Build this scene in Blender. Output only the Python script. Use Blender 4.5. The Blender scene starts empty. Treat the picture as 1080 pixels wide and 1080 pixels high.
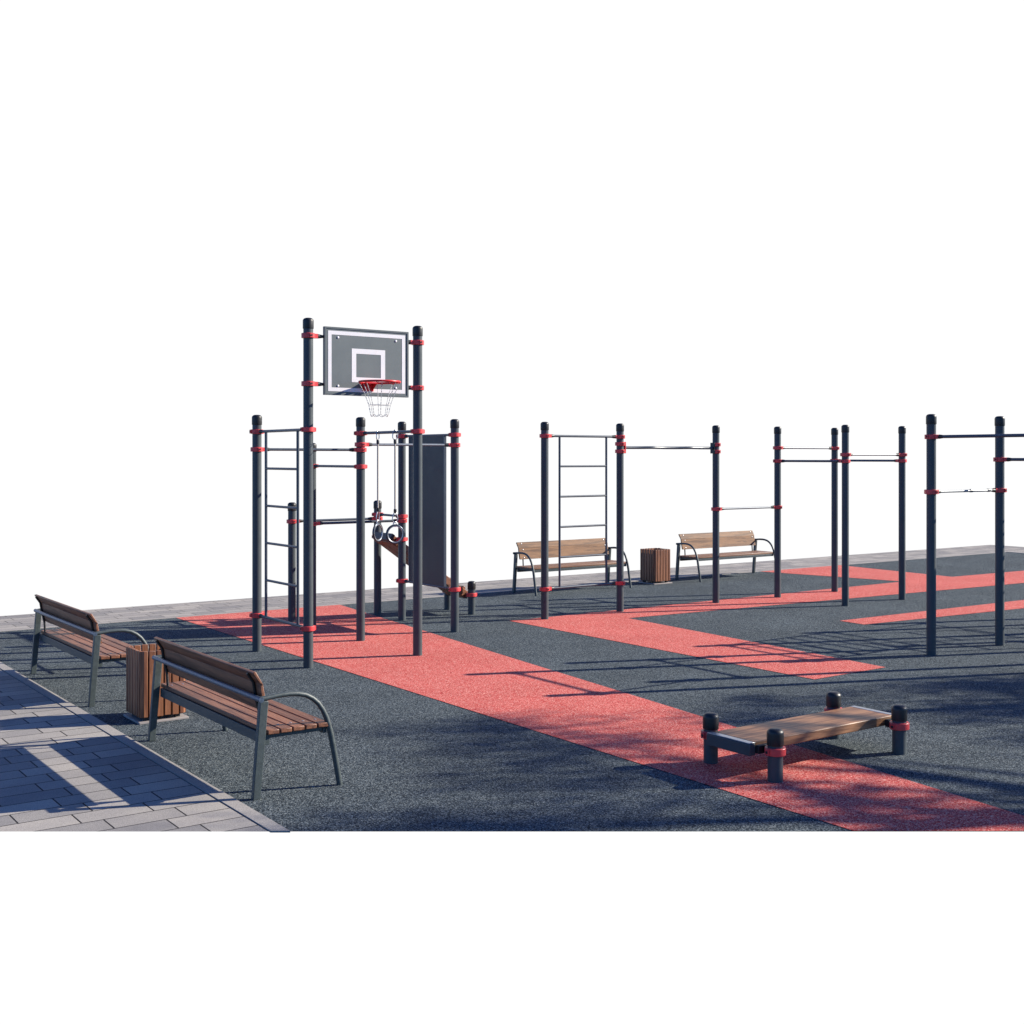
import bpy, math, random
from mathutils import Vector, Matrix
random.seed(7)
PI = math.pi
S = bpy.context.scene
C = S.collection
R = math.radians

# ------------------------------------------------------------------ materials
def new_mat(name):
    m = bpy.data.materials.new(name); m.use_nodes = True
    nt = m.node_tree
    return m, nt, nt.nodes['Principled BSDF']

def nd(nt, typ, **kw):
    n = nt.nodes.new(typ)
    for k, v in kw.items():
        if k.startswith('i_'):
            n.inputs[k[2:].replace('_', ' ')].default_value = v
        else:
            setattr(n, k, v)
    return n

def ramp(nt, stops, interp='LINEAR'):
    n = nt.nodes.new('ShaderNodeValToRGB')
    cr = n.color_ramp; cr.interpolation = interp
    while len(cr.elements) > 1: cr.elements.remove(cr.elements[-1])
    cr.elements[0].position = stops[0][0]; cr.elements[0].color = (*stops[0][1], 1)
    for p, c in stops[1:]:
        e = cr.elements.new(p); e.color = (*c, 1)
    return n

def mixc(nt, typ, fac, a, b):
    n = nt.nodes.new('ShaderNodeMix'); n.data_type = 'RGBA'; n.blend_type = typ
    for sock, v in ((n.inputs[0], fac), (n.inputs[6], a), (n.inputs[7], b)):
        if hasattr(v, 'is_linked'): nt.links.new(v, sock)
        elif isinstance(v, tuple): sock.default_value = (*v, 1)
        else: sock.default_value = v
    return n.outputs[2]

def painted(name, col, rough=0.45, var=0.12, scale=9.0, metallic=0.0, bump=0.0, spec=0.5):
    m, nt, b = new_mat(name)
    tc = nd(nt, 'ShaderNodeTexCoord')
    n1 = nd(nt, 'ShaderNodeTexNoise', i_Scale=scale, i_Detail=5.0, i_Roughness=0.65)
    nt.links.new(tc.outputs['Object'], n1.inputs['Vector'])
    lo = tuple(c*(1-var) for c in col); hi = tuple(min(1, c*(1+var)) for c in col)
    r = ramp(nt, [(0.3, lo), (0.7, hi)])
    nt.links.new(n1.outputs['Fac'], r.inputs[0]); nt.links.new(r.outputs[0], b.inputs['Base Color'])
    mr = nd(nt, 'ShaderNodeMapRange'); mr.inputs['To Min'].default_value = rough*0.8; mr.inputs['To Max'].default_value = min(1, rough*1.25)
    nt.links.new(n1.outputs['Fac'], mr.inputs['Value']); nt.links.new(mr.outputs[0], b.inputs['Roughness'])
    b.inputs['Metallic'].default_value = metallic
    b.inputs['Specular IOR Level'].default_value = spec
    if bump:
        n2 = nd(nt, 'ShaderNodeTexNoise', i_Scale=260.0, i_Detail=3.0)
        nt.links.new(tc.outputs['Object'], n2.inputs['Vector'])
        bp = nd(nt, 'ShaderNodeBump', i_Strength=bump, i_Distance=0.002)
        nt.links.new(n2.outputs['Fac'], bp.inputs['Height']); nt.links.new(bp.outputs[0], b.inputs['Normal'])
    return m

def rubber(name, stops, tint):
    """poured EPDM granules: every granule its own tone"""
    m, nt, b = new_mat(name)
    tc = nd(nt, 'ShaderNodeTexCoord')
    v = nd(nt, 'ShaderNodeTexVoronoi', i_Scale=135.0)
    nt.links.new(tc.outputs['Object'], v.inputs['Vector'])
    sx = nd(nt, 'ShaderNodeSeparateColor'); nt.links.new(v.outputs['Color'], sx.inputs[0])
    r = ramp(nt, stops); nt.links.new(sx.outputs[0], r.inputs[0])
    n = nd(nt, 'ShaderNodeTexNoise', i_Scale=0.9, i_Detail=6.0, i_Roughness=0.6)
    nt.links.new(tc.outputs['Object'], n.inputs['Vector'])
    r2 = ramp(nt, [(0.32, (1-tint,)*3), (0.68, (1+tint,)*3)]); nt.links.new(n.outputs['Fac'], r2.inputs[0])
    out = mixc(nt, 'MULTIPLY', 1.0, r.outputs[0], r2.outputs[0])
    nt.links.new(out, b.inputs['Base Color'])
    b.inputs['Roughness'].default_value = 0.88
    b.inputs['Specular IOR Level'].default_value = 0.04
    bp = nd(nt, 'ShaderNodeBump', i_Strength=0.55, i_Distance=0.004)
    nt.links.new(v.outputs['Distance'], bp.inputs['Height']); nt.links.new(bp.outputs[0], b.inputs['Normal'])
    return m

def wood(name, light, dark, axis=0, rough=0.5):
    m, nt, b = new_mat(name)
    tc = nd(nt, 'ShaderNodeTexCoord')
    at = nd(nt, 'ShaderNodeAttribute', attribute_name='rnd')
    off = nd(nt, 'ShaderNodeVectorMath', operation='SCALE'); off.inputs[0].default_value = (37.0, 53.0, 71.0)
    nt.links.new(at.outputs['Fac'], off.inputs['Scale'])
    mp = nd(nt, 'ShaderNodeMapping')
    sc = [13.0, 13.0, 13.0]; sc[axis] = 0.9
    mp.inputs['Scale'].default_value = sc
    nt.links.new(tc.outputs['Object'], mp.inputs['Vector'])
    ad = nd(nt, 'ShaderNodeVectorMath', operation='ADD')
    nt.links.new(mp.outputs[0], ad.inputs[0]); nt.links.new(off.outputs[0], ad.inputs[1])
    n1 = nd(nt, 'ShaderNodeTexNoise', i_Scale=1.3, i_Detail=4.0, i_Roughness=0.55, i_Distortion=1.6)
    n2 = nd(nt, 'ShaderNodeTexNoise', i_Scale=9.0, i_Detail=3.0, i_Roughness=0.7)
    nt.links.new(ad.outputs[0], n1.inputs['Vector']); nt.links.new(ad.outputs[0], n2.inputs['Vector'])
    mid = tuple((a*0.55+c*0.45) for a, c in zip(light, dark))
    r = ramp(nt, [(0.33, dark), (0.47, mid), (0.52, light), (0.68, tuple(x*1.12 for x in light))])
    nt.links.new(n1.outputs['Fac'], r.inputs[0])
    r2 = ramp(nt, [(0.35, (0.72,)*3), (0.6, (1.06,)*3)]); nt.links.new(n2.outputs['Fac'], r2.inputs[0])
    c1 = mixc(nt, 'MULTIPLY', 0.8, r.outputs[0], r2.outputs[0])
    r3 = ramp(nt, [(0.0, (0.8, 0.76, 0.72)), (1.0, (1.14, 1.12, 1.1))]); nt.links.new(at.outputs['Fac'], r3.inputs[0])
    c2 = mixc(nt, 'MULTIPLY', 1.0, c1, r3.outputs[0])
    nt.links.new(c2, b.inputs['Base Color'])
    b.inputs['Roughness'].default_value = rough
    bp = nd(nt, 'ShaderNodeBump', i_Strength=0.25, i_Distance=0.002)
    nt.links.new(n2.outputs['Fac'], bp.inputs['Height']); nt.links.new(bp.outputs[0], b.inputs['Normal'])
    return m

def paving_mat(name, plain=False):
    m, nt, b = new_mat(name)
    tc = nd(nt, 'ShaderNodeTexCoord')
    col = (0.330, 0.306, 0.286)
    n = nd(nt, 'ShaderNodeTexNoise', i_Scale=140.0, i_Detail=3.0, i_Roughness=0.7)
    n3 = nd(nt, 'ShaderNodeTexNoise', i_Scale=2.2, i_Detail=6.0, i_Roughness=0.6)
    nt.links.new(tc.outputs['Object'], n.inputs['Vector']); nt.links.new(tc.outputs['Object'], n3.inputs['Vector'])
    r = ramp(nt, [(0.35, (0.66,)*3), (0.65, (1.24,)*3)]); nt.links.new(n.outputs['Fac'], r.inputs[0])
    r3 = ramp(nt, [(0.3, (0.86, 0.86, 0.88)), (0.7, (1.1, 1.09, 1.06))]); nt.links.new(n3.outputs['Fac'], r3.inputs[0])
    g = mixc(nt, 'MULTIPLY', 1.0, r.outputs[0], r3.outputs[0])
    bp = nd(nt, 'ShaderNodeBump', i_Strength=0.7, i_Distance=0.006)
    if plain:
        out = mixc(nt, 'MULTIPLY', 1.0, col, g)
        nt.links.new(n.outputs['Fac'], bp.inputs['Height']); bp.inputs['Distance'].default_value = 0.001
    else:
        mp = nd(nt, 'ShaderNodeMapping'); mp.inputs['Location'].default_value = (-2.205+46*0.46, -7.96+0.226*40, 0)
        nt.links.new(tc.outputs['Object'], mp.inputs['Vector'])
        br = nt.nodes.new('ShaderNodeTexBrick'); br.offset = 0.707; br.offset_frequency = 2
        br.inputs['Scale'].default_value = 1.0; br.inputs['Brick Width'].default_value = 0.46
        br.inputs['Row Height'].default_value = 0.226; br.inputs['Mortar Size'].default_value = 0.006
        br.inputs['Mortar Smooth'].default_value = 0.2
        br.inputs['Color1'].default_value = (col[0]*0.72, col[1]*0.73, col[2]*0.76, 1)
        br.inputs['Color2'].default_value = (col[0]*1.16, col[1]*1.14, col[2]*1.1, 1)
        br.inputs['Mortar'].default_value = (0.018, 0.018, 0.022, 1)
        nt.links.new(mp.outputs[0], br.inputs['Vector'])
        out = mixc(nt, 'MULTIPLY', 1.0, br.outputs['Color'], g)
        inv = nd(nt, 'ShaderNodeMath', operation='SUBTRACT'); inv.inputs[0].default_value = 1.0
        nt.links.new(br.outputs['Fac'], inv.inputs[1])
        nt.links.new(inv.outputs[0], bp.inputs['Height'])
    nt.links.new(out, b.inputs['Base Color']); nt.links.new(bp.outputs[0], b.inputs['Normal'])
    b.inputs['Roughness'].default_value = 0.85
    b.inputs['Specular IOR Level'].default_value = 0.15
    return m

M = {}
M['post'] = painted('blue_grey_powder_coat', (0.056, 0.067, 0.072), 0.45, 0.10, 5.0, bump=0.08, spec=0.35)
M['bar'] = painted('dark_blue_bar_paint', (0.055, 0.068, 0.088), 0.35, 0.12, 20.0)
M['cap'] = painted('black_plastic', (0.014, 0.013, 0.013), 0.42, 0.2, 30.0, bump=0.1)
M['red'] = painted('red_plastic_clamp', (0.70, 0.058, 0.058), 0.4, 0.08, 30.0)
M['ring'] = painted('dark_ring_metal', (0.05, 0.06, 0.08), 0.3, 0.1, 20.0, metallic=0.6)
M['hole'] = painted('black_rubber', (0.010, 0.010, 0.012), 0.6)
M['steel'] = painted('galvanised_steel', (0.42, 0.43, 0.45), 0.35, 0.2, 40.0, metallic=0.85)
M['bar_sunlit'] = painted('sunlit_bar_paint', (0.20, 0.215, 0.235), 0.4, 0.2, 60.0, metallic=0.3)  # lighter copy of the bar paint, sunlight put into its colour
M['rope'] = painted('grey_cord', (0.42, 0.39, 0.34), 0.8, 0.2, 200.0)
M['chain'] = painted('chain_links', (0.55, 0.53, 0.5), 0.4, 0.3, 300.0)
M['board'] = painted('grey_backboard_laminate', (0.125, 0.142, 0.142), 0.5, 0.06, 4.0)
M['boardedge'] = painted('grey_backboard_edge', (0.085, 0.10, 0.105), 0.5, 0.06, 4.0)
M['white'] = painted('white_line_paint', (0.78, 0.74, 0.73), 0.5, 0.03, 12.0)
M['rim'] = painted('red_rim_paint', (0.62, 0.018, 0.020), 0.35, 0.1, 30.0)
M['panel'] = painted('dark_climbing_panel', (0.029, 0.030, 0.037), 0.5, 0.10, 3.0, bump=0.1)
M['bench_metal'] = painted('grey_green_bench_paint', (0.050, 0.063, 0.063), 0.45, 0.18, 40.0, bump=0.5)
M['rail_metal'] = painted('steel_blue_rail', (0.10, 0.13, 0.175), 0.4, 0.4, 60.0, metallic=0.5, bump=0.4)
M['plate'] = painted('concrete_grey_plate', (0.30, 0.26, 0.24), 0.7, 0.1, 20.0)
M['w_bench'] = wood('reddish_brown_timber', (0.240, 0.096, 0.048), (0.105, 0.036, 0.019), 0)
M['w_bin'] = wood('reddish_brown_slats', (0.290, 0.110, 0.046), (0.140, 0.046, 0.020), 2)
M['w_step'] = wood('walnut_plank', (0.350, 0.172, 0.082), (0.125, 0.052, 0.025), 0, 0.5)
M['w_tan'] = wood('tan_timber', (0.255, 0.128, 0.056), (0.090, 0.038, 0.017), 0, 0.7)
M['w_far_seat'] = wood('brown_seat_timber', (0.25, 0.125, 0.07), (0.14, 0.06, 0.032), 0)
M['dark_rubber'] = rubber('dark_grey_rubber', [(0.0, (0.010, 0.013, 0.016)), (0.45, (0.042, 0.053, 0.064)), (0.8, (0.112, 0.134, 0.146)), (1.0, (0.25, 0.27, 0.265))], 0.14)
M['red_rubber'] = rubber('red_rubber', [(0.0, (0.26, 0.022, 0.022)), (0.35, (0.52, 0.078, 0.068)), (0.72, (0.63, 0.165, 0.140)), (1.0, (0.70, 0.40, 0.33))], 0.07)
M['paving'] = paving_mat('light_grey_concrete_pavers')
M['kerb'] = paving_mat('light_grey_kerb_concrete', True)
M['bark'] = painted('bark', (0.10, 0.075, 0.055), 0.9, 0.4, 8.0, bump=0.6)
M['leaf'] = painted('leaf_green', (0.06, 0.10, 0.03), 0.6, 0.4, 2.0)

# ------------------------------------------------------------------ mesh builder
class MB:
    def __init__(s): s.v = []; s.f = []; s.r = []
    def _add(s, vs, fs, r=None):
        o = len(s.v); s.v += [tuple(x) for x in vs]
        r = random.random() if r is None else r
        for f in fs: s.f.append([i+o for i in f]); s.r.append(r)
    def box(s, x0, x1, y0, y1, z0, z1, T=None):
        vs = [Vector((x, y, z)) for z in (z0, z1) for x, y in ((x0, y0), (x1, y0), (x1, y1), (x0, y1))]
        if T: vs = [T @ v for v in vs]
        s._add(vs, [(3, 2, 1, 0), (4, 5, 6, 7), (0, 1, 5, 4), (1, 2, 6, 5), (2, 3, 7, 6), (3, 0, 4, 7)])
        return s
    def prism(s, poly, z0, z1):
        """poly in (x, y), extruded z0..z1"""
        n = len(poly)
        vs = [(x, y, z0) for x, y in poly]+[(x, y, z1) for x, y in poly]
        fs = [tuple(reversed(range(n))), tuple(range(n, 2*n))]+[(i, (i+1) % n, n+(i+1) % n, n+i) for i in range(n)]
        s._add(vs, fs); return s
    def xprism(s, prof, x0, x1):
        """profile in (y, z) anticlockwise seen from +x, extruded along x"""
        n = len(prof)
        vs = [(x0, y, z) for y, z in prof]+[(x1, y, z) for y, z in prof]
        fs = [tuple(reversed(range(n))), tuple(range(n, 2*n))]+[(i, (i+1) % n, n+(i+1) % n, n+i) for i in range(n)]
        s._add(vs, fs); return s
    def sheet(s, poly, z):
        s._add([(x, y, z) for x, y in poly], [tuple(range(len(poly)))]); return s
    def tube(s, pts, r, n=16, closed=False, flat=None):
        pts = [Vector(p) for p in pts]; N = len(pts)
        rs = r if isinstance(r, (list, tuple)) else [r]*N
        rings = []
        up = None
        for i, p in enumerate(pts):
            if closed: d = (pts[(i+1) % N]-pts[i-1]).normalized()
            else: d = (pts[min(i+1, N-1)]-pts[max(i-1, 0)]).normalized()
            if up is None:
                a = Vector((1, 0, 0)) if abs(d.x) < 0.6 else Vector((0, 0, 1))
                up = (a-d*a.dot(d)).normalized()
            else: up = (up-d*up.dot(d)).normalized()
            w = d.cross(up)
            fa, fb = flat if flat else (1, 1)
            if flat == 'none': fa = fb = 1
            rings.append([p+up*(rs[i]*fa*math.cos(2*PI*k/n))+w*(rs[i]*fb*math.sin(2*PI*k/n)) for k in range(n)])
        vs = [v for rg in rings for v in rg]; fs = []
        for i in range(N if closed else N-1):
            a, b = i*n, ((i+1) % N)*n
            for k in range(n): fs.append((a+k, a+(k+1) % n, b+(k+1) % n, b+k))
        if not closed:
            fs.append(tuple(reversed(range(n)))); fs.append(tuple(range((N-1)*n, N*n)))
        s._add(vs, fs); return s
    def lathe(s, prof, n=32, T=None, closed=False):
        """prof (r, z) turned about z; open ends are capped unless closed"""
        vs = []; fs = []
        for r, z in prof:
            for k in range(n): vs.append(Vector((r*math.cos(2*PI*k/n), r*math.sin(2*PI*k/n), z)))
        m = len(prof)
        for i in range(m if closed else m-1):
            a, b = i*n, ((i+1) % m)*n
            for k in range(n): fs.append((a+k, a+(k+1) % n, b+(k+1) % n, b+k))
        if not closed:
            fs.append(tuple(reversed(range(n)))); fs.append(tuple(range((m-1)*n, m*n)))
        if T: vs = [T @ v for v in vs]
        s._add(vs, fs); return s
    def mesh(s, name, mat, smooth=True):
        me = bpy.data.meshes.new(name); me.from_pydata(s.v, [], s.f); me.update()
        at = me.attributes.new('rnd', 'FLOAT', 'FACE'); at.data.foreach_set('value', s.r)
        me.materials.append(mat)
        if smooth:
            me.polygons.foreach_set('use_smooth', [True]*len(me.polygons)); me.set_sharp_from_angle(angle=R(35))
        return me
    def build(s, name, mat, parent=None, smooth=True, bevel=0):
        o = bpy.data.objects.new(name, s.mesh(name, mat, smooth)); C.objects.link(o)
        if parent: o.parent = parent
        if bevel:
            b = o.modifiers.new('bevel', 'BEVEL'); b.width = bevel; b.segments = 2; b.limit_method = 'ANGLE'; b.angle_limit = R(40)
        return o

def tag(o, label=None, cat=None, group=None, kind=None):
    if label: o['label'] = label
    if cat: o['category'] = cat
    if group: o['group'] = group
    if kind: o['kind'] = kind
    return o

def empty(name, loc, rz=0, **kw):
    o = bpy.data.objects.new(name, None); C.objects.link(o)
    o.empty_display_size = 0.2; o.location = loc; o.rotation_euler = (0, 0, rz)
    return tag(o, **kw)

def inst(name, me, parent, loc=(0, 0, 0), rz=0, like=None):
    o = bpy.data.objects.new(name, me); C.objects.link(o); o.parent = parent
    o.location = loc; o.rotation_euler = (0, 0, rz)
    return o

def copy_tree(o, parent=None):
    c = o.copy(); C.objects.link(c); c.parent = parent
    for ch in [x for x in C.objects if x.parent == o]: copy_tree(ch, c)
    return c

# ------------------------------------------------------------------ ground
# plan axes: x along the far paving edge, y along the near kerb; the camera stands over the origin
SH, CH = 0.58063, 0.81416
NEAR = 7.43                                  # the built square stops at this straight front edge
def clip(poly, d=NEAR):
    f = lambda p: SH*p[0]+CH*p[1]-d
    out = []
    for i in range(len(poly)):
        a, b = poly[i], poly[(i+1) % len(poly)]
        fa, fb = f(a), f(b)
        if fa >= 0: out.append(a)
        if (fa >= 0) != (fb >= 0):
            t = fa/(fa-fb); out.append((a[0]+(b[0]-a[0])*t, a[1]+(b[1]-a[1])*t))
    return out

def ccw(p):
    return p if sum(p[i][0]*p[(i+1) % len(p)][1]-p[(i+1) % len(p)][0]*p[i][1] for i in range(len(p))) > 0 else p[::-1]
KU, BV, RU = 3.20, 16.87, 26.7               # near kerb line, far kerb line, right kerb line
def setting(mb, name, mat, bevel=0):
    return tag(mb.build(name, mat, None, smooth=False, bevel=bevel), kind='structure')
setting(MB().sheet(ccw(clip([(KU-0.2, BV+0.1), (KU-0.2, -14), (RU+0.1, -14), (RU+0.1, BV+0.1)])), 0.0), 'rubber_ground', M['dark_rubber'])
setting(MB().sheet(ccw(clip([(-14, BV+0.1), (-14, -6), (KU-0.113, -6), (KU-0.113, BV+0.1)], 7.411)), 0.006), 'paving', M['paving'])
setting(MB().sheet(ccw(clip([(-14, BV+0.104), (RU+0.104, BV+0.104), (RU+0.104, -14), (RU+1.85, -14), (RU+1.85, BV+1.62), (-14, BV+1.62)])), 0.006), 'paving', M['paving'])
kb = MB()
def kerb_run(p0, p1, w, L=1.0):
    """kerb stones laid end to end from p0 towards p1, w = sideways offset vector"""
    p0, p1, w = Vector(p0), Vector(p1), Vector(w)
    d = (p1-p0); n = int(d.length/L); d.normalize()
    for i in range(n+1):
        a = p0+d*(i*L+0.002); b = p0+d*min((i+1)*L-0.002, (p1-p0).length)
        if (b-a).length < 0.02: continue
        q = [tuple(a), tuple(b), tuple(b+w), tuple(a+w)]
        if (b-a).cross(w) < 0: q.reverse()
        q = clip(q, 7.416)
        if len(q) > 2: kb.prism(q, -0.003, 0.009)
kerb_run((KU, -1.0), (KU, BV+0.1), (-0.1, 0))
kerb_run((KU+0.004, BV), (RU+0.1, BV), (0, 0.1))
kerb_run((RU, BV-0.002), (RU, -10), (0.1, 0))
setting(kb, 'kerb', M['kerb'], bevel=0.002)
for poly in ([(6.13, 16.868), (6.0, 2.0), (6.86, 2.0), (8.74, 16.868)],
             [(9.82, 13.82), (9.80, 8.36), (11.0, 8.39), (11.36, 13.08), (25.5, 12.25), (25.5, 13.80), (20.35, 13.98),(20.33, 13.984), (20.57, 16.868), (18.15, 16.868), (18.85, 13.98)],
             [(13.60, 11.15), (13.56, 10.70), (20.5, 10.2), (20.5, 11.0)]):
    p = clip(poly)
    setting(MB().sheet(ccw(p), 0.004), 'red_rubber_marking', M['red_rubber'])

# ------------------------------------------------------------------ workout kit: posts, clamps, bars
PR = 0.054
def cap_mesh():
    pr = [(PR+0.0045, 0.0), (PR+0.006, 0.006), (PR+0.006, 0.085)]
    for k in range(1, 8):
        a = k/8*PI/2; pr.append((0.018+(PR-0.012)*math.cos(a), 0.085+0.034*math.sin(a)))
    pr.append((0.018, 0.119))
    return MB().lathe(pr, 36).mesh('post_cap', M['cap'])
CAP = cap_mesh()
def clamp_mesh(lug):
    b = MB()
    h = 0.026; r0, r1 = PR+0.001, PR+0.021
    b.lathe([(r0, -h), (r1-0.003, -h), (r1, -h+0.004), (r1, h-0.004), (r1-0.003, h), (r0, h)], 36, closed=True)
    for s_ in (1, -1):                      # the two ears that close on the bolts
        T = Matrix.Rotation(PI/2 if s_ > 0 else -PI/2, 4, 'Z')
        b.box(PR+0.012, PR+0.034, -0.016, 0.016, -h+0.004, h-0.004, T)
    if lug:
        b.box(PR+0.008, PR+0.052, -0.026, 0.026, -h+0.002, h-0.002)
    return b.mesh('clamp', M['red'])
CL1, CL0 = clamp_mesh(True), clamp_mesh(False)
BOLT = MB().tube([(PR+0.033, 0, 0), (PR+0.038, 0, 0)], 0.010, 10).mesh('bolt', M['hole'])
COLLAR = MB().tube([(PR+0.050, 0, 0), (PR+0.060, 0, 0), (PR+0.105, 0, 0)], [0.025, 0.025, 0.019], 16).mesh('collar', M['cap'])

def post(root, x, y, h):
    p = MB().lathe([(PR, -0.05), (PR, h-0.09)], 36).build('post', M['post'], root)
    p.location = (x, y, 0)
    inst('post_cap', CAP, p, (0, 0, h-0.119))
    return p
def clamp(root, x, y, z, ang, lug=True):
    c = inst('clamp', CL1 if lug else CL0, root, (x, y, z), ang)
    for q in (1, -1): inst('bolt', BOLT, c, rz=q*PI/2)
    if lug: inst('collar', COLLAR, c)
    return c
def bar(root, a, b, z, name='bar', r=0.0165, mat='bar', zb=None, skip=False):
    """a bar between two posts with a clamp at each end"""
    zb = z if zb is None else zb
    d = (Vector(b)-Vector(a)).normalized(); ang = math.atan2(d.y, d.x)
    if not skip:
        clamp(root, a[0], a[1], z, ang); clamp(root, b[0], b[1], zb, ang+PI)
    a3 = Vector((*a, z)); b3 = Vector((*b, zb)); u = (b3-a3).normalized()
    return MB().tube([a3+u*(PR+0.055), b3-u*(PR+0.055)], r, 16).build(name, M[mat], root)
def ladder(root, a, b, zt=2.60, zb=0.43, mat='bar'):
    bar(root, a, b, zt, 'ladder_bar', 0.017, mat); bar(root, a, b, zb, 'ladder_bar', 0.017, mat)
    A, B = Vector(a), Vector(b); d = (B-A).normalized(); L = (B-A).length
    e = [A+d*(0.19*L), A+d*(0.81*L)]
    for p in e: MB().tube([(p.x, p.y, zb+0.01), (p.x, p.y, zt-0.01)], 0.0165, 14).build('side_rail', M[mat], root)
    for k in range(4):
        z = zb+(zt-zb)*(k+1)/5
        MB().tube([(*(e[0]+d*0.012), z), (*(e[1]-d*0.012), z)], 0.0145, 14).build('rung', M[mat], root)

# ---- frame 1: ladder, hoop, rings bar, climbing panel, sit-up board
U0, U1, U2, U3 = 5.86, 7.25, 8.63, 9.80
A, B, Cc, D = (U0, 13.42), (U0, 12.05), (U1, 12.05), (U1, 13.43)
Lp, E, F, G, I = (U1, 14.79), (U1+0.03, 15.48), (U2, 15.47), (U2, 14.77), (U2, 13.40)
J, K = (U3, 14.76), (U3, 15.41)
f1 = empty('workout_frame', (0, 0, 0), label='tall grey workout frame carrying the basketball backboard, a ladder and the dark climbing panel', cat='workout frame')
for p, h in ((A, 2.80), (B, 3.82), (Cc, 3.82), (D, 2.80), (Lp, 2.49), (E, 1.67), (F, 1.67), (G, 2.80), (I, 2.80), (J, 0.485), (K, 0.485)):
    post(f1, p[0], p[1], h)
ladder(f1, A, B)
bar(f1, A, D, 2.39, 'pull_up_bar', mat='bar')
bar(f1, Lp, D, 2.18, 'pull_up_bar')
bar(f1, D, Cc, 2.597, 'pull_up_bar', r=0.018)
bar(f1, D, I, 2.457, 'pull_up_bar', mat='bar_sunlit')
bar(f1, G, I, 2.592, 'panel_bar')
bar(f1, G, I, 0.56, 'panel_bar')
bar(f1, Lp, G, 1.405, 'dip_bar', r=0.018)
bar(f1, E, F, 1.405, 'dip_bar', r=0.018)
bar(f1, F, G, 1.466, 'cross_bar')
# climbing panel: sheet with a row of hand slots, in a thin steel edge
pn = MB()
pv0, pv1, pz0, pz1 = 13.63, 14.56, 0.555, 2.60
pn.box(U2-0.011, U2+0.011, pv0+0.012, pv1-0.012, pz0+0.012, pz1-0.012)
pan = pn.build('climbing_panel', M['panel'], f1, bevel=0.002)
fr = MB()
fr.box(U2-0.017, U2+0.017, pv0, pv0+0.02, pz0, pz1); fr.box(U2-0.017, U2+0.017, pv1-0.02, pv1, pz0, pz1)
fr.build('panel_frame', M['bar'], pan)
# sit-up board
ang = math.atan2(-0.70, 1.0)
T = Matrix.Translation((8.54, 0, 1.206)) @ Matrix.Rotation(-ang, 4, 'Y')
sb = MB()
Lb = 1.28/math.cos(ang)
sb.box(0.03, Lb-0.02, 14.86, 15.10, -0.11, 0.0, T)
sb.box(0.03, Lb-0.02, 15.104, 15.33, -0.11, 0.0, T)
sbo = sb.build('sit_up_board', M['w_bench'], f1, bevel=0.006)
cl = MB()
for q in (0.62, 0.78, 0.92):
    cl = MB(); cl.box(Lb*q, Lb*q+0.045, 14.87, 15.32, 0.001, 0.030, T)
    cl.build('cleat', M['w_bench'], sbo, bevel=0.004)
ep = MB(); ep.box(-0.02, 0.029, 14.85, 15.34, -0.10, 0.006, T)
ep.build('end_beam', M['post'], sbo, bevel=0.003)
ep = MB(); ep.box(Lb-0.019, Lb+0.02, 14.85, 15.34, -0.10, 0.004, T)
ep.build('end_beam', M['post'], sbo, bevel=0.003)
for (p, z, s_) in ((G, 1.143, 1), (F, 1.143, -1), (J, 0.285, 1), (K, 0.285, -1)):
    clamp(f1, p[0], p[1], z, s_*PI/2)
# backboard
bx0, bx1, bz0, bz1, bv = 6.045, 7.10, 2.992, 3.728, 12.03
bo = MB(); bo.box(bx0, bx1, bv-0.014, bv+0.014, bz0, bz1)
bbd = bo.build('backboard', M['board'], f1, bevel=0.002)
tag(bbd, label='grey basketball backboard with white border and target square')
ln = MB()
def hollow(x0, x1, z0, z1, w, y, t=0.002):
    ln.box(x0, x1, y-t, y, z1-w, z1); ln.box(x0, x1, y-t, y, z0, z0+w)
    ln.box(x0, x0+w, y-t, y, z0+w, z1-w); ln.box(x1-w, x1, y-t, y, z0+w, z1-w)
hollow(bx0+0.038, bx1-0.038, bz0+0.034, bz1-0.034, 0.042, bv-0.0142)
hollow(6.375, 6.80, 3.135, 3.51, 0.056, bv-0.0142)
ln.build('painted_lines', M['white'], bbd, smooth=False)
ed = MB()
for (x0, x1, z0, z1) in ((bx0-0.006, bx1+0.006, bz0-0.008, bz0+0.012), (bx0-0.006, bx1+0.006, bz1-0.012, bz1+0.008), (bx0-0.006, bx0+0.014, bz0+0.012, bz1-0.012), (bx1-0.014, bx1+0.006, bz0+0.012, bz1-0.012)):
    ed.box(x0, x1, bv-0.020, bv+0.022, z0, z1)
ed.build('board_frame', M['boardedge'], bbd)
BS = MB().lathe([(0.013, 0), (0.013, 0.004), (0.006, 0.008)], 14, Matrix.Rotation(PI/2, 4, 'X')).mesh('bolt_head', M['white'])
for x in (bx0+0.16, bx1-0.16):
    for z in (bz0+0.095, bz1-0.105): inst('bolt_head', BS, bbd, (x, bv-0.0142, z))
for p, x, s_ in ((B, bx0, 0), (Cc, bx1, 1)):
    for z in (3.625, 3.10):
        clamp(f1, p[0], p[1], z, PI*s_)
        e = x-0.008 if not s_ else x+0.008
        st = MB().tube([(p[0]+(PR+0.09)*(1-2*s_), bv+0.02, z), (e, bv+0.02, z)], 0.017, 12)
        st.build('board_strut', M['cap'], f1)
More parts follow.
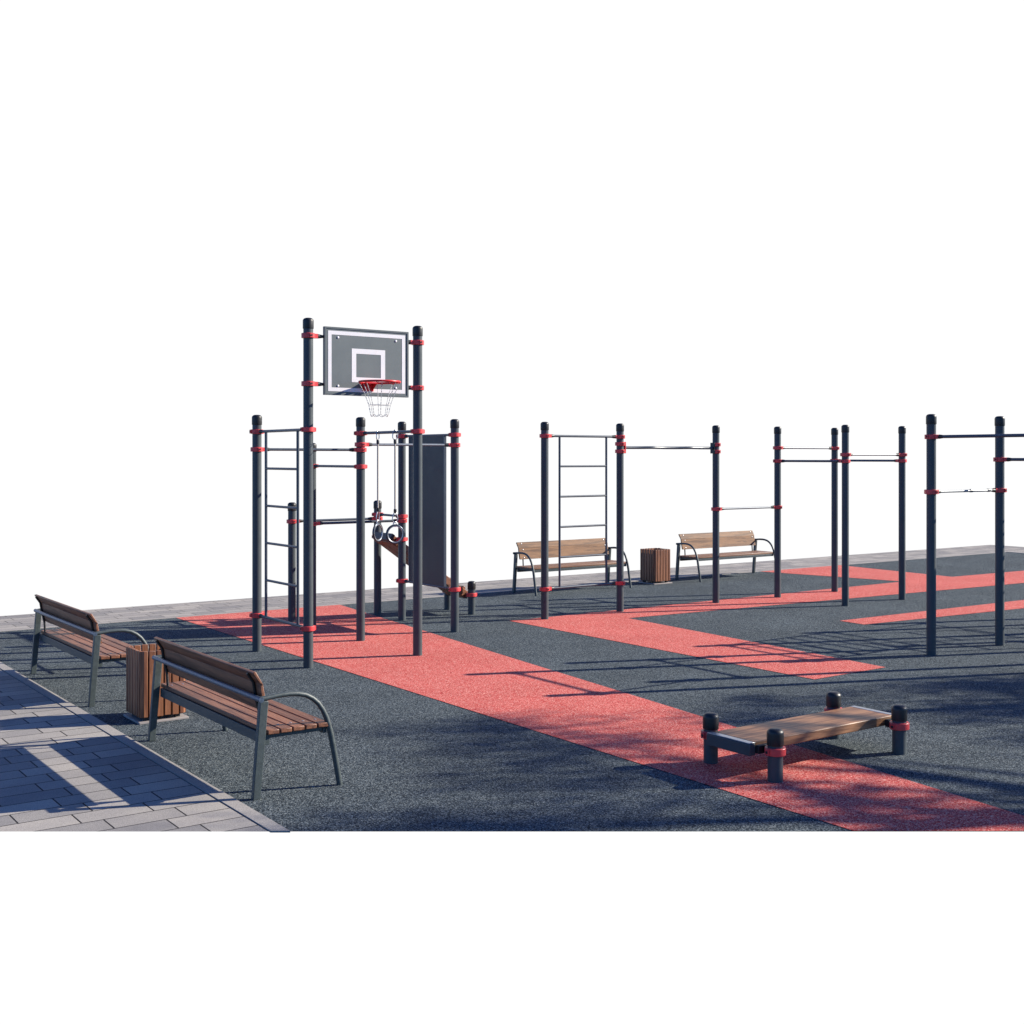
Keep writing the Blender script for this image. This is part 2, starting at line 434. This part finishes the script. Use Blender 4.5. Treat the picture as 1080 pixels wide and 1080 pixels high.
# rim
rx, rv, rz_, rr = 6.575, 11.74, 3.13, 0.223
rm = MB(); rm.tube([(rx+rr*math.cos(2*PI*k/48), rv+rr*math.sin(2*PI*k/48), rz_) for k in range(48)], 0.0125, 12, closed=True)
rm.box(rx-0.07, rx+0.07, bv-0.026, bv-0.017, rz_-0.09, rz_+0.012)
rm.box(rx-0.08, rx+0.08, rv+rr-0.03, bv-0.026, rz_-0.006, rz_+0.006)
for s_ in (-1, 1):
    x = rx+s_*0.055
    rm._add([(x-0.003, bv-0.026, rz_-0.085), (x-0.003, bv-0.026, rz_-0.007), (x-0.003, rv+rr-0.07, rz_-0.007), (x+0.003, bv-0.026, rz_-0.085), (x+0.003, bv-0.026, rz_-0.007), (x+0.003, rv+rr-0.07, rz_-0.007)],
            [(0, 1, 2), (5, 4, 3), (0, 3, 4, 1), (1, 4, 5, 2), (2, 5, 3, 0)])
for k in range(10):
    a = 2*PI*(k+0.5)/10
    rm.tube([(rx+rr*math.cos(a+q*0.06), rv+rr*math.sin(a+q*0.06), rz_-0.009-0.014*(1-abs(q))) for q in (-1, -0.5, 0, 0.5, 1)], 0.0035, 6)
rim = rm.build('rim', M['rim'], bbd)
nt_ = MB()
def nring(r, z, off, n): return [(rx+r*math.cos(2*PI*(k+off)/n), rv+r*math.sin(2*PI*(k+off)/n), z) for k in range(n)]
n = 8
t0 = nring(rr, rz_-0.02, 0.5, n); t1 = nring(0.165, 3.0, 0.5, n); t2 = nring(0.12, 2.875, 0.5, n); t3 = nring(0.10, 2.775, 0.5, n)
for k in range(n):
    for a, b in ((t0, t1), (t1, t2), (t2, t3)):
        # a chain: short links with small gaps of wire
        va, vb = Vector(a[k]), Vector(b[k]); m_ = max(2, int((vb-va).length/0.03))
        for q in range(m_):
            p0, p1 = va.lerp(vb, q/m_), va.lerp(vb, (q+0.82)/m_)
            nt_.tube([p0, p1], 0.0050 if q % 2 else 0.0036, 6)
    va, vb = Vector(t3[k]), Vector(t3[(k+1) % n]); mid = (va+vb)/2-Vector((0, 0, 0.028))
    nt_.tube([va, va.lerp(mid, 0.6)-Vector((0, 0, .006)), mid, vb.lerp(mid, 0.6)-Vector((0, 0, .006)), vb], 0.0032, 6)
    nt_.tube([t2[k], t2[(k+1) % n]], 0.0026, 6)
nt_.build('net', M['chain'], bbd)

# ---- gymnastic rings hanging from the bar between D and C
def gym_ring(v, tilt, label):
    r = empty('gymnastic_ring', (U1, v, 1.378), 0, label=label, cat='gymnastic ring', group='gymnastic rings hanging from the bar')
    t = MB(); rad = 0.106
    c, s_ = math.cos(tilt), math.sin(tilt)
    t.tube([(rad*c*math.cos(2*PI*k/48), rad*s_*math.cos(2*PI*k/48), rad*math.sin(2*PI*k/48)) for k in range(48)], 0.0135, 14, closed=True)
    ro = t.build('ring', M['ring'], r)
    t = MB()
    t.tube([((rad-0.0095)*c*math.cos(2*PI*k/48)+0.006*s_, (rad-0.0095)*s_*math.cos(2*PI*k/48)-0.006*c, (rad-0.0095)*math.sin(2*PI*k/48)) for k in range(48)], 0.0062, 10, closed=True)
    t.build('steel_edge', M['steel'], ro)
    def snap(z0, z1, w):
        q = MB(); zc, hh = (z0+z1)/2, (z1-z0)/2
        q.tube([(c*w*math.cos(2*PI*k/24)*(1-0.35*math.sin(2*PI*k/24)), s_*w*math.cos(2*PI*k/24)*(1-0.35*math.sin(2*PI*k/24)), zc+hh*math.sin(2*PI*k/24)) for k in range(24)], 0.0062, 8, closed=True)
        return q
    snap(0.092, 0.150, 0.024).build('carabiner', M['steel'], r)
    snap(0.140, 0.262, 0.032).build('carabiner', M['steel'], r)
    snap(1.128, 1.246, 0.030).build('carabiner', M['steel'], r)
    MB().tube([(0, 0, 0.27), (0, 0, 1.11)], 0.0105, 10).build('rope', M['rope'], r)
    MB().lathe([(0.016, 0.255), (0.018, 0.262), (0.018, 0.295), (0.012, 0.302)], 14).build('ferrule', M['cap'], r)
    MB().lathe([(0.012, 1.080), (0.018, 1.088), (0.018, 1.125), (0.014, 1.135)], 14).build('ferrule', M['cap'], r)
gym_ring(12.99, R(30), 'left hanging steel ring, turned half edge on, before the short capped post')
gym_ring(12.57, R(-8), 'right hanging steel ring, seen almost face on beside a post with stacked clamps')

# ---- frame 2: chain of posts in the middle distance
N2 = 13.66
Mp, Np, Op, Pp, Qp = (10.34, 13.70), (11.75, 13.71), (13.69, 13.66), (15.05, 13.61), (16.48, 13.62)
Rp, Sp = (15.06, 12.24), (16.46, 12.24)
f2 = empty('workout_frame', (10.34, 13.7, 0), label='long seven-post grey workout frame with a ladder, in front of the tan benches', cat='workout frame')
o2 = Vector((10.34, 13.7))
def rel(p, o): return (p[0]-o[0], p[1]-o[1])
Mp, Np, Op, Pp, Qp, Rp, Sp = [rel(p, o2) for p in (Mp, Np, Op, Pp, Qp, Rp, Sp)]
for p in (Mp, Np, Op, Pp, Qp, Rp, Sp): post(f2, p[0], p[1], 2.80)
ladder(f2, Mp, Np)
# multi-grip bar on flange plates
for p, s_ in ((Np, 1), (Op, -1)):
    for z in (2.495, 2.385): clamp(f2, p[0], p[1], z, 0 if s_ > 0 else PI, lug=False)
    fl = MB(); fl.box(min(s_*0.066, s_*0.080), max(s_*0.066, s_*0.080), -0.045, 0.045, -0.085, 0.085)
    fo = fl.build('flange_plate', M['red' if s_ > 0 else 'cap'], f2, bevel=0.002); fo.location = (p[0], p[1], 2.44)
x0, x1 = Np[0]+0.082, Op[0]-0.082; pts = []; rs = []
for k in range(61):
    t = k/60; w = math.exp(-((t-0.29)/0.10)**2)+math.exp(-((t-0.72)/0.10)**2)
    pts.append((x0+(x1-x0)*t, Np[1]+(Op[1]-Np[1])*t-0.045*w, 2.44+0.003*w))
MB().tube(pts, 0.0215, 16).build('curved_pull_up_bar', M['bar'], f2)
bar(f2, Op, Pp, 1.48, 'low_bar', mat='bar_sunlit')
bar(f2, Pp, Qp, 2.45, 'pull_up_bar', mat='bar_sunlit')
bar(f2, Pp, Rp, 2.235, 'pull_up_bar', r=0.018)
bar(f2, Qp, Sp, 2.24, 'pull_up_bar', r=0.018)
bar(f2, Rp, Sp, 2.337, 'pull_up_bar', mat='bar_sunlit')

# ---- frame 3: nearest on the right, runs out of the picture
o3 = (12.12, 8.62)
f3 = empty('workout_frame', (12.133, 8.62, 0), label='grey workout frame behind the low step, its bars running out at the right border', cat='workout frame')
Tp, Wp, Xp, Zp = [rel(p, o3) for p in ((12.12, 8.62), (13.43, 8.58), (12.12, 7.22), (13.43, 7.20))]
P1, P2, P3, Q1, Q2, Q3 = [rel(p, o3) for p in ((15.42, 8.60), (17.37, 8.60), (18.78, 8.60), (15.42, 7.22), (17.37, 7.22), (18.78, 7.22))]
for p in (Tp, Wp, Xp, Zp, P1, P2, P3, Q1, Q2, Q3): post(f3, p[0], p[1], 2.80)
bar(f3, Tp, Xp, 2.535, 'pull_up_bar', r=0.019)
bar(f3, Wp, Zp, 2.27, 'pull_up_bar', r=0.019)
bar(f3, Xp, Zp, 2.55, 'pull_up_bar')
lo = bar(f3, Tp, Wp, 1.895, 'pull_up_bar', mat='bar_sunlit', r=0.0145)
for q in (0.62, 0.88):
    a_, b_ = Vector((*Tp, 1.897)), Vector((*Wp, 1.897)); u_ = (b_-a_).normalized(); m_ = a_.lerp(b_, q-0.05)
    MB().tube([m_-u_*0.028, m_-u_*0.022, m_+u_*0.022, m_+u_*0.028], [0.015, 0.020, 0.020, 0.015], 14).build('grip_stop', M['bar'], lo)
bar(f3, P1, P2, 2.60, 'monkey_rail', r=0.02); bar(f3, Q1, Q2, 2.60, 'monkey_rail', r=0.02)
bar(f3, P2, P3, 2.30, 'pull_up_bar'); bar(f3, Q2, Q3, 1.9, 'pull_up_bar'); bar(f3, P3, Q3, 2.45, 'pull_up_bar')

for k in range(6):
    x = P1[0]+(P2[0]-P1[0])*(k+1)/7
    MB().tube([(x, P1[1], 2.60), (x, Q1[1], 2.60)], 0.016, 12).build('rung', M['bar'], f3)
ladder(f3, P2, Q2)
ladder(f3, P1, Q1)

# ------------------------------------------------------------------ low step platform
st = empty('step_platform', (6.50, 5.90, 0), label='low walnut plank step on four short black-capped posts with red clamps', cat='step platform')
SW, SL = 0.64, 1.40
for (x, y) in ((0, 0), (0, SW), (SL, 0), (SL, SW)):
    post(st, x, y, 0.377)
    clamp(st, x, y, 0.217, PI/2 if y == 0 else -PI/2, lug=False)
wd = MB(); wd.box(-0.085, SL+0.065, 0.115, SW-0.115, 0.196, 0.268)
wdo = wd.build('plank', M['w_step'], st, bevel=0.007)
for x0, x1 in ((-0.150, -0.087), (SL+0.067, SL+0.125)):
    e = MB(); e.box(x0, x1, 0.105, SW-0.105, 0.176, 0.262)
    eo = e.build('end_beam', M['post'], st, bevel=0.006)
    tr = MB(); tr.box(x0+0.004, x1-0.002, 0.110, SW-0.110, 0.2625, 0.2685); tr.build('top_strip', M['steel'], eo, bevel=0.002)
for x0, x1 in ((-0.086, 0.03), (SL-0.03, SL+0.066)):
    for y0, y1 in ((0.075, 0.113), (SW-0.113, SW-0.075)):
        q = MB(); q.box(x0, x1, y0, y1, 0.190, 0.248); q.build('bracket', M['hole'], st, bevel=0.003)

# ------------------------------------------------------------------ benches
BL = 2.11
def make_bench(mats):
    r = empty('bench', (0, 0, 0))
    mb, seatm, backm, railm = mats
    for x0 in (0.0, BL-0.042):
        q = MB(); q.xprism([(0.0, 0.0), (0.052, 0.0), (0.112, 0.655), (0.052, 0.655)], x0, x0+0.042)
        q.build('leg', M[mb], r, bevel=0.004)
        xc = x0+0.021
        pr = [(0.055, 0.668), (0.12, 0.674), (0.2, 0.681), (0.27, 0.682), (0.335, 0.676), (0.395, 0.660), (0.445, 0.632), (0.488, 0.594), (0.523, 0.545), (0.550, 0.490), (0.570, 0.430), (0.588, 0.36), (0.608, 0.26), (0.633, 0.13), (0.656, 0.0)]
        rs = [0.0175]*8+[0.018, 0.019, 0.020, 0.021, 0.021, 0.021, 0.021]
        MB().tube([(xc, y, z) for y, z in pr], rs, 14).build('armrest', M[mb], r)
        q = MB(); xi = x0+0.045 if x0 < 1 else x0-0.033; q.box(xi, xi+0.03, 0.134, 0.534, 0.392, 0.421); q.build('side_rail', M[mb], r, bevel=0.003)
    q = MB(); q.box(0.036, BL-0.036, 0.093, 0.133, 0.352, 0.421); q.build('seat_beam', M[mb], r, bevel=0.003)
    q = MB(); q.box(0.036, BL-0.036, 0.535, 0.562, 0.375, 0.421); q.build('seat_beam', M[mb], r, bevel=0.003)
    st_ = MB()
    for k in range(5):
        y = 0.108+k*0.0935; st_.box(0.004, BL-0.004, y, y+0.084, 0.423, 0.455)
    seat = st_.build('seat', M[seatm], r, bevel=0.006)
    for x in (0.14, BL-0.14):
        for k in range(5): inst('screw', SCREW, seat, (x, 0.150+k*0.0935, 0.455))
    bk = MB()
    bk.xprism([(0.0750, 0.7640), (0.1040, 0.7500), (0.046, 0.850), (0.022, 0.842)], 0.075, BL-0.06)          # flared top board
    bk.xprism([(0.116, 0.565), (0.143, 0.563), (0.117, 0.665), (0.101, 0.754), (0.075, 0.766), (0.091, 0.663)], 0.08, BL-0.065)
    back = bk.build('backrest', M[backm], r, bevel=0.005)
    for x in (0.15, BL-0.15):
        q = MB(); q.tube([(x, 0.118, 0.42), (x, 0.108, 0.56), (x, 0.084, 0.66), (x, 0.066, 0.765), (x, 0.022, 0.830)], 0.0115, 8)
        q.build('back_bracket', M['cap'], back)
        for y, z in ((0.139, 0.592), (0.108, 0.725), (0.066, 0.820)):
            o = inst('screw', SCREW, back, (x, y, z)); o.rotation_euler = (R(-80), 0, 0)
    MB().tube([(-0.005, 0.055, 0.668), (BL+0.012, 0.055, 0.668)], 0.0185, 14).build('back_rail', M[railm], r)
    return r
SCREW = MB().lathe([(0.009, -0.002), (0.009, 0.0015), (0.005, 0.003)], 10).mesh('screw', M['steel'])
near = make_bench(('bench_metal', 'w_bench', 'w_bench', 'rail_metal'))
near.location = (3.29, 9.705, 0); near.rotation_euler.z = -PI/2
tag(near, 'reddish brown bench seen from behind, nearest of all, right of the near bin', 'bench', 'wooden park benches')
b1 = copy_tree(near); b1.location = (3.29, 13.42, 0)
tag(b1, 'reddish brown slatted bench at the far left, its right armrest behind the near bin', 'bench', 'wooden park benches')
far = make_bench(('bench_metal', 'w_far_seat', 'w_tan', 'bench_metal'))
far.location = (14.05, 16.74, 0); far.rotation_euler.z = PI
tag(far, 'tan wooden bench facing us behind the ladder, left of the distant bin', 'bench', 'wooden park benches')
b4 = copy_tree(far); b4.location = (17.83, 16.76, 0)
tag(b4, 'tan wooden bench facing us to the right of the distant bin', 'bench', 'wooden park benches')

# ------------------------------------------------------------------ bins
def make_bin():
    r = empty('litter_bin', (0, 0, 0))
    q = MB(); q.box(-0.22, 0.22, -0.22, 0.22, 0.0, 0.018); q.build('base_plate', M['plate'], r, bevel=0.003)
    q = MB()
    a, b, t = 0.172, 0.180, 0.006
    q.box(-a, a, -a, a, 0.045, 0.06)
    q.box(-b, b, -b, -a, 0.045, 0.56); q.box(-b, b, a, b, 0.045, 0.56); q.box(-b, -a, -a, a, 0.045, 0.56); q.box(a, b, -a, a, 0.045, 0.56)
    for sx in (-1, 1):
        for sy in (-1, 1): q.box(sx*0.14-0.02, sx*0.14+0.02, sy*0.14-0.02, sy*0.14+0.02, 0.018, 0.045)
    q.build('gap_shade_box', M['hole'], r)  # black box added inside so the gaps between slats look dark
    for k in range(4):
        T = Matrix.Rotation(k*PI/2, 4, 'Z'); q = MB()
        n = 6; w = 0.0575; g = (0.40-n*w)/(n-1)
        for i in range(n):
            x = -0.20+i*(w+g); dz = random.uniform(-0.003, 0.003)
            if i == 0: q.box(x+0.022, x+w, -0.208, -0.182, 0.052+dz, 0.622+dz, T)
            elif i == n-1: q.box(x, x+w-0.022, -0.208, -0.182, 0.052+dz, 0.622+dz, T)
            else: q.box(x, x+w, -0.208, -0.182, 0.052+dz, 0.622+dz, T)
        T2 = Matrix.Rotation(k*PI/2+PI/4, 4, 'Z')                      # chamfered corner slat
        q.box(-0.019, 0.019, -0.268, -0.246, 0.052, 0.622, T2)
        q.build('slat_panel', M['w_bin'], r, bevel=0.004)
    return r
bn = make_bin(); bn.location = (3.645, 10.53, 0)
tag(bn, 'square brown slatted litter bin between the two reddish benches', 'litter bin', 'slatted litter bins')
bn2 = copy_tree(bn); bn2.location = (14.95, 16.46, 0)
tag(bn2, 'distant brown slatted litter bin between the two tan benches', 'litter bin', 'slatted litter bins')

# ------------------------------------------------------------------ trees beyond the right border (they shade the foreground)
def cam2plan(X, Y): return (CH*X+SH*Y, -SH*X+CH*Y)
SUN_EL = R(26.9); sx, sy = 0.9286, -0.3711
def tree(x, y, zc, patches, label, seed):
    """patches: (x, y, spread along, spread across, clumps) of the leaf clumps, given by where their shade falls on the ground"""
    rnd = random.Random(seed)
    r = empty('tree', (x, y, 0), label=label, cat='tree', group='trees beside the square')
    tk = MB(); tk.tube([(0, 0, -0.1), (0.03, 0, 0.6), (0.05, 0.04, 2.2), (-0.03, 0.1, zc-1.2), (0.1, 0, zc+1.4)], [0.26, 0.2, 0.16, 0.12, 0.04], 14)
    lf = MB(); tn = math.tan(SUN_EL)
    for gx, gy, ra, rb, n in patches:
        for k in range(n):
            al, ac = rnd.gauss(0, 0.5)*ra, rnd.gauss(0, 0.5)*rb
            X, Y = gx+al, gy+ac+0.24*al
            px, py = cam2plan(X, Y)
            dist = max(10.0, (x-px)*sx+(y-py)*sy+rnd.uniform(-1.6, 1.6))
            c = Vector((px+sx*dist-x, py+sy*dist-y, dist*tn)); cr = rnd.uniform(0.2, 0.5)
            if k % 3 == 0:
                s0 = Vector((0, 0.06, zc-rnd.uniform(0.2, 2.0))); tk.tube([s0, s0.lerp(c, 0.5)+Vector((0, 0, -0.15)), c], [0.045, 0.025, 0.008], 6)
            for j in range(int(250*cr)):
                d = Vector((rnd.gauss(0, 1), rnd.gauss(0, 1), rnd.gauss(0, 0.5)))*cr*0.6
                q = c+d; s = rnd.uniform(0.018, 0.036)
                a = Vector((rnd.gauss(0, 1), rnd.gauss(0, 1), rnd.gauss(0, 1))).normalized()
                b = a.orthogonal().normalized(); b.rotate(Matrix.Rotation(rnd.uniform(0, 6.28), 3, a)); w = a.cross(b)
                lf._add([q-b*s*1.5, q-w*s*0.7, q+b*s*1.5, q+w*s*0.7], [(0, 1, 2, 3)], 0.5)
    tk.build('trunk', M['bark'], r); lf.build('crown', M['leaf'], r, smooth=False)
x, y = cam2plan(16.8, 10.9)
tree(x, y, 7.8, [(-0.3, 10.3, 1.0, 0.16, 9), (0.0, 9.55, 1.2, 0.22, 9), (0.5, 7.75, 2.4, 0.3, 30), (0.2, 8.75, 1.0, 0.45, 12), (1.0, 10.0, 0.7, 0.25, 3),
    (2.9, 7.7, 1.2, 0.2, 4), (4.3, 8.2, 0.5, 0.25, 4)], 'leafy tree standing beyond the right border, shading the front of the square', 3)
x, y = cam2plan(17.6, 14.3)
tree(x, y, 7.0, [(2.1, 10.9, 0.7, 0.35, 9), (4.6, 12.1, 1.8, 0.35, 30), (4.7, 11.0, 1.1, 0.4, 20), (5.0, 9.9, 0.6, 0.4, 16), (5.0, 8.9, 0.6, 0.4, 14), (5.6, 11.5, 1.0, 0.8, 10)], 'second leafy tree beyond the right border, shading the ground behind the low step', 5)

# ------------------------------------------------------------------ light
sd = Vector((sx*math.cos(SUN_EL), sy*math.cos(SUN_EL), math.sin(SUN_EL)))
sl = bpy.data.lights.new('sun', 'SUN'); sl.energy = 5.0; sl.angle = R(0.4); sl.color = (1.0, 0.935, 0.80)
so = bpy.data.objects.new('sun', sl); C.objects.link(so); so.rotation_euler = sd.to_track_quat('Z', 'Y').to_euler(); so.location = sd*60

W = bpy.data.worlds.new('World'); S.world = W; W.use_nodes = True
nt = W.node_tree; bg = nt.nodes['Background']
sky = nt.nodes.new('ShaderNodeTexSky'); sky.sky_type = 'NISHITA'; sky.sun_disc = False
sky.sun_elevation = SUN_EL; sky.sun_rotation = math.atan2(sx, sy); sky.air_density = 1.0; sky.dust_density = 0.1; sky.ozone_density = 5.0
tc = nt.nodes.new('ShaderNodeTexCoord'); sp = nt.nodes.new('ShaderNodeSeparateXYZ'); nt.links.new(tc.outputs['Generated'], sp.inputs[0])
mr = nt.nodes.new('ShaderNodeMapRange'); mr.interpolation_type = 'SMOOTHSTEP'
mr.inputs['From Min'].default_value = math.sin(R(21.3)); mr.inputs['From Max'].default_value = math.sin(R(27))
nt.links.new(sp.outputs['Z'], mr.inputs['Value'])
# blank white backdrop ahead, reaching from below to just above the horizon
# (white only towards the far side; sky tinted bluer elsewhere to colour the shade)
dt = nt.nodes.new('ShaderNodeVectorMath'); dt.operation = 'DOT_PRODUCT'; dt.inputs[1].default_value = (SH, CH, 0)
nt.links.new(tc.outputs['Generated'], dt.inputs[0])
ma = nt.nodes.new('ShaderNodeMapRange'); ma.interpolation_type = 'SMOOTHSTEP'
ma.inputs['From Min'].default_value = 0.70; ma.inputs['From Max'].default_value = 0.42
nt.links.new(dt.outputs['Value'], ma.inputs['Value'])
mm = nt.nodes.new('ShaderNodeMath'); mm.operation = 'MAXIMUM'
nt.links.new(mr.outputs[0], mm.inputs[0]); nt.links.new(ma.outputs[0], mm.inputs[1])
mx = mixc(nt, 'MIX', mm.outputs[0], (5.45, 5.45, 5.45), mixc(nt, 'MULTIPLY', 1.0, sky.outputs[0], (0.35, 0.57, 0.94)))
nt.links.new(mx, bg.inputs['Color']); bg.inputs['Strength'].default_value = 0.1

# ------------------------------------------------------------------ camera and view
cd = bpy.data.cameras.new('camera'); cam = bpy.data.objects.new('camera', cd); C.objects.link(cam)
cam.location = (0, 0, 2.3); cam.rotation_euler = (PI/2, 0, -R(35.495))
cd.sensor_width = 36; cd.lens = 1276/1080*36; cd.shift_y = -58/1080; cd.clip_end = 500
S.camera = cam
S.view_settings.view_transform = 'Standard'; S.view_settings.look = 'None'; S.view_settings.gamma = 1
S.view_settings.exposure = 0.9; S.view_settings.use_curve_mapping = False
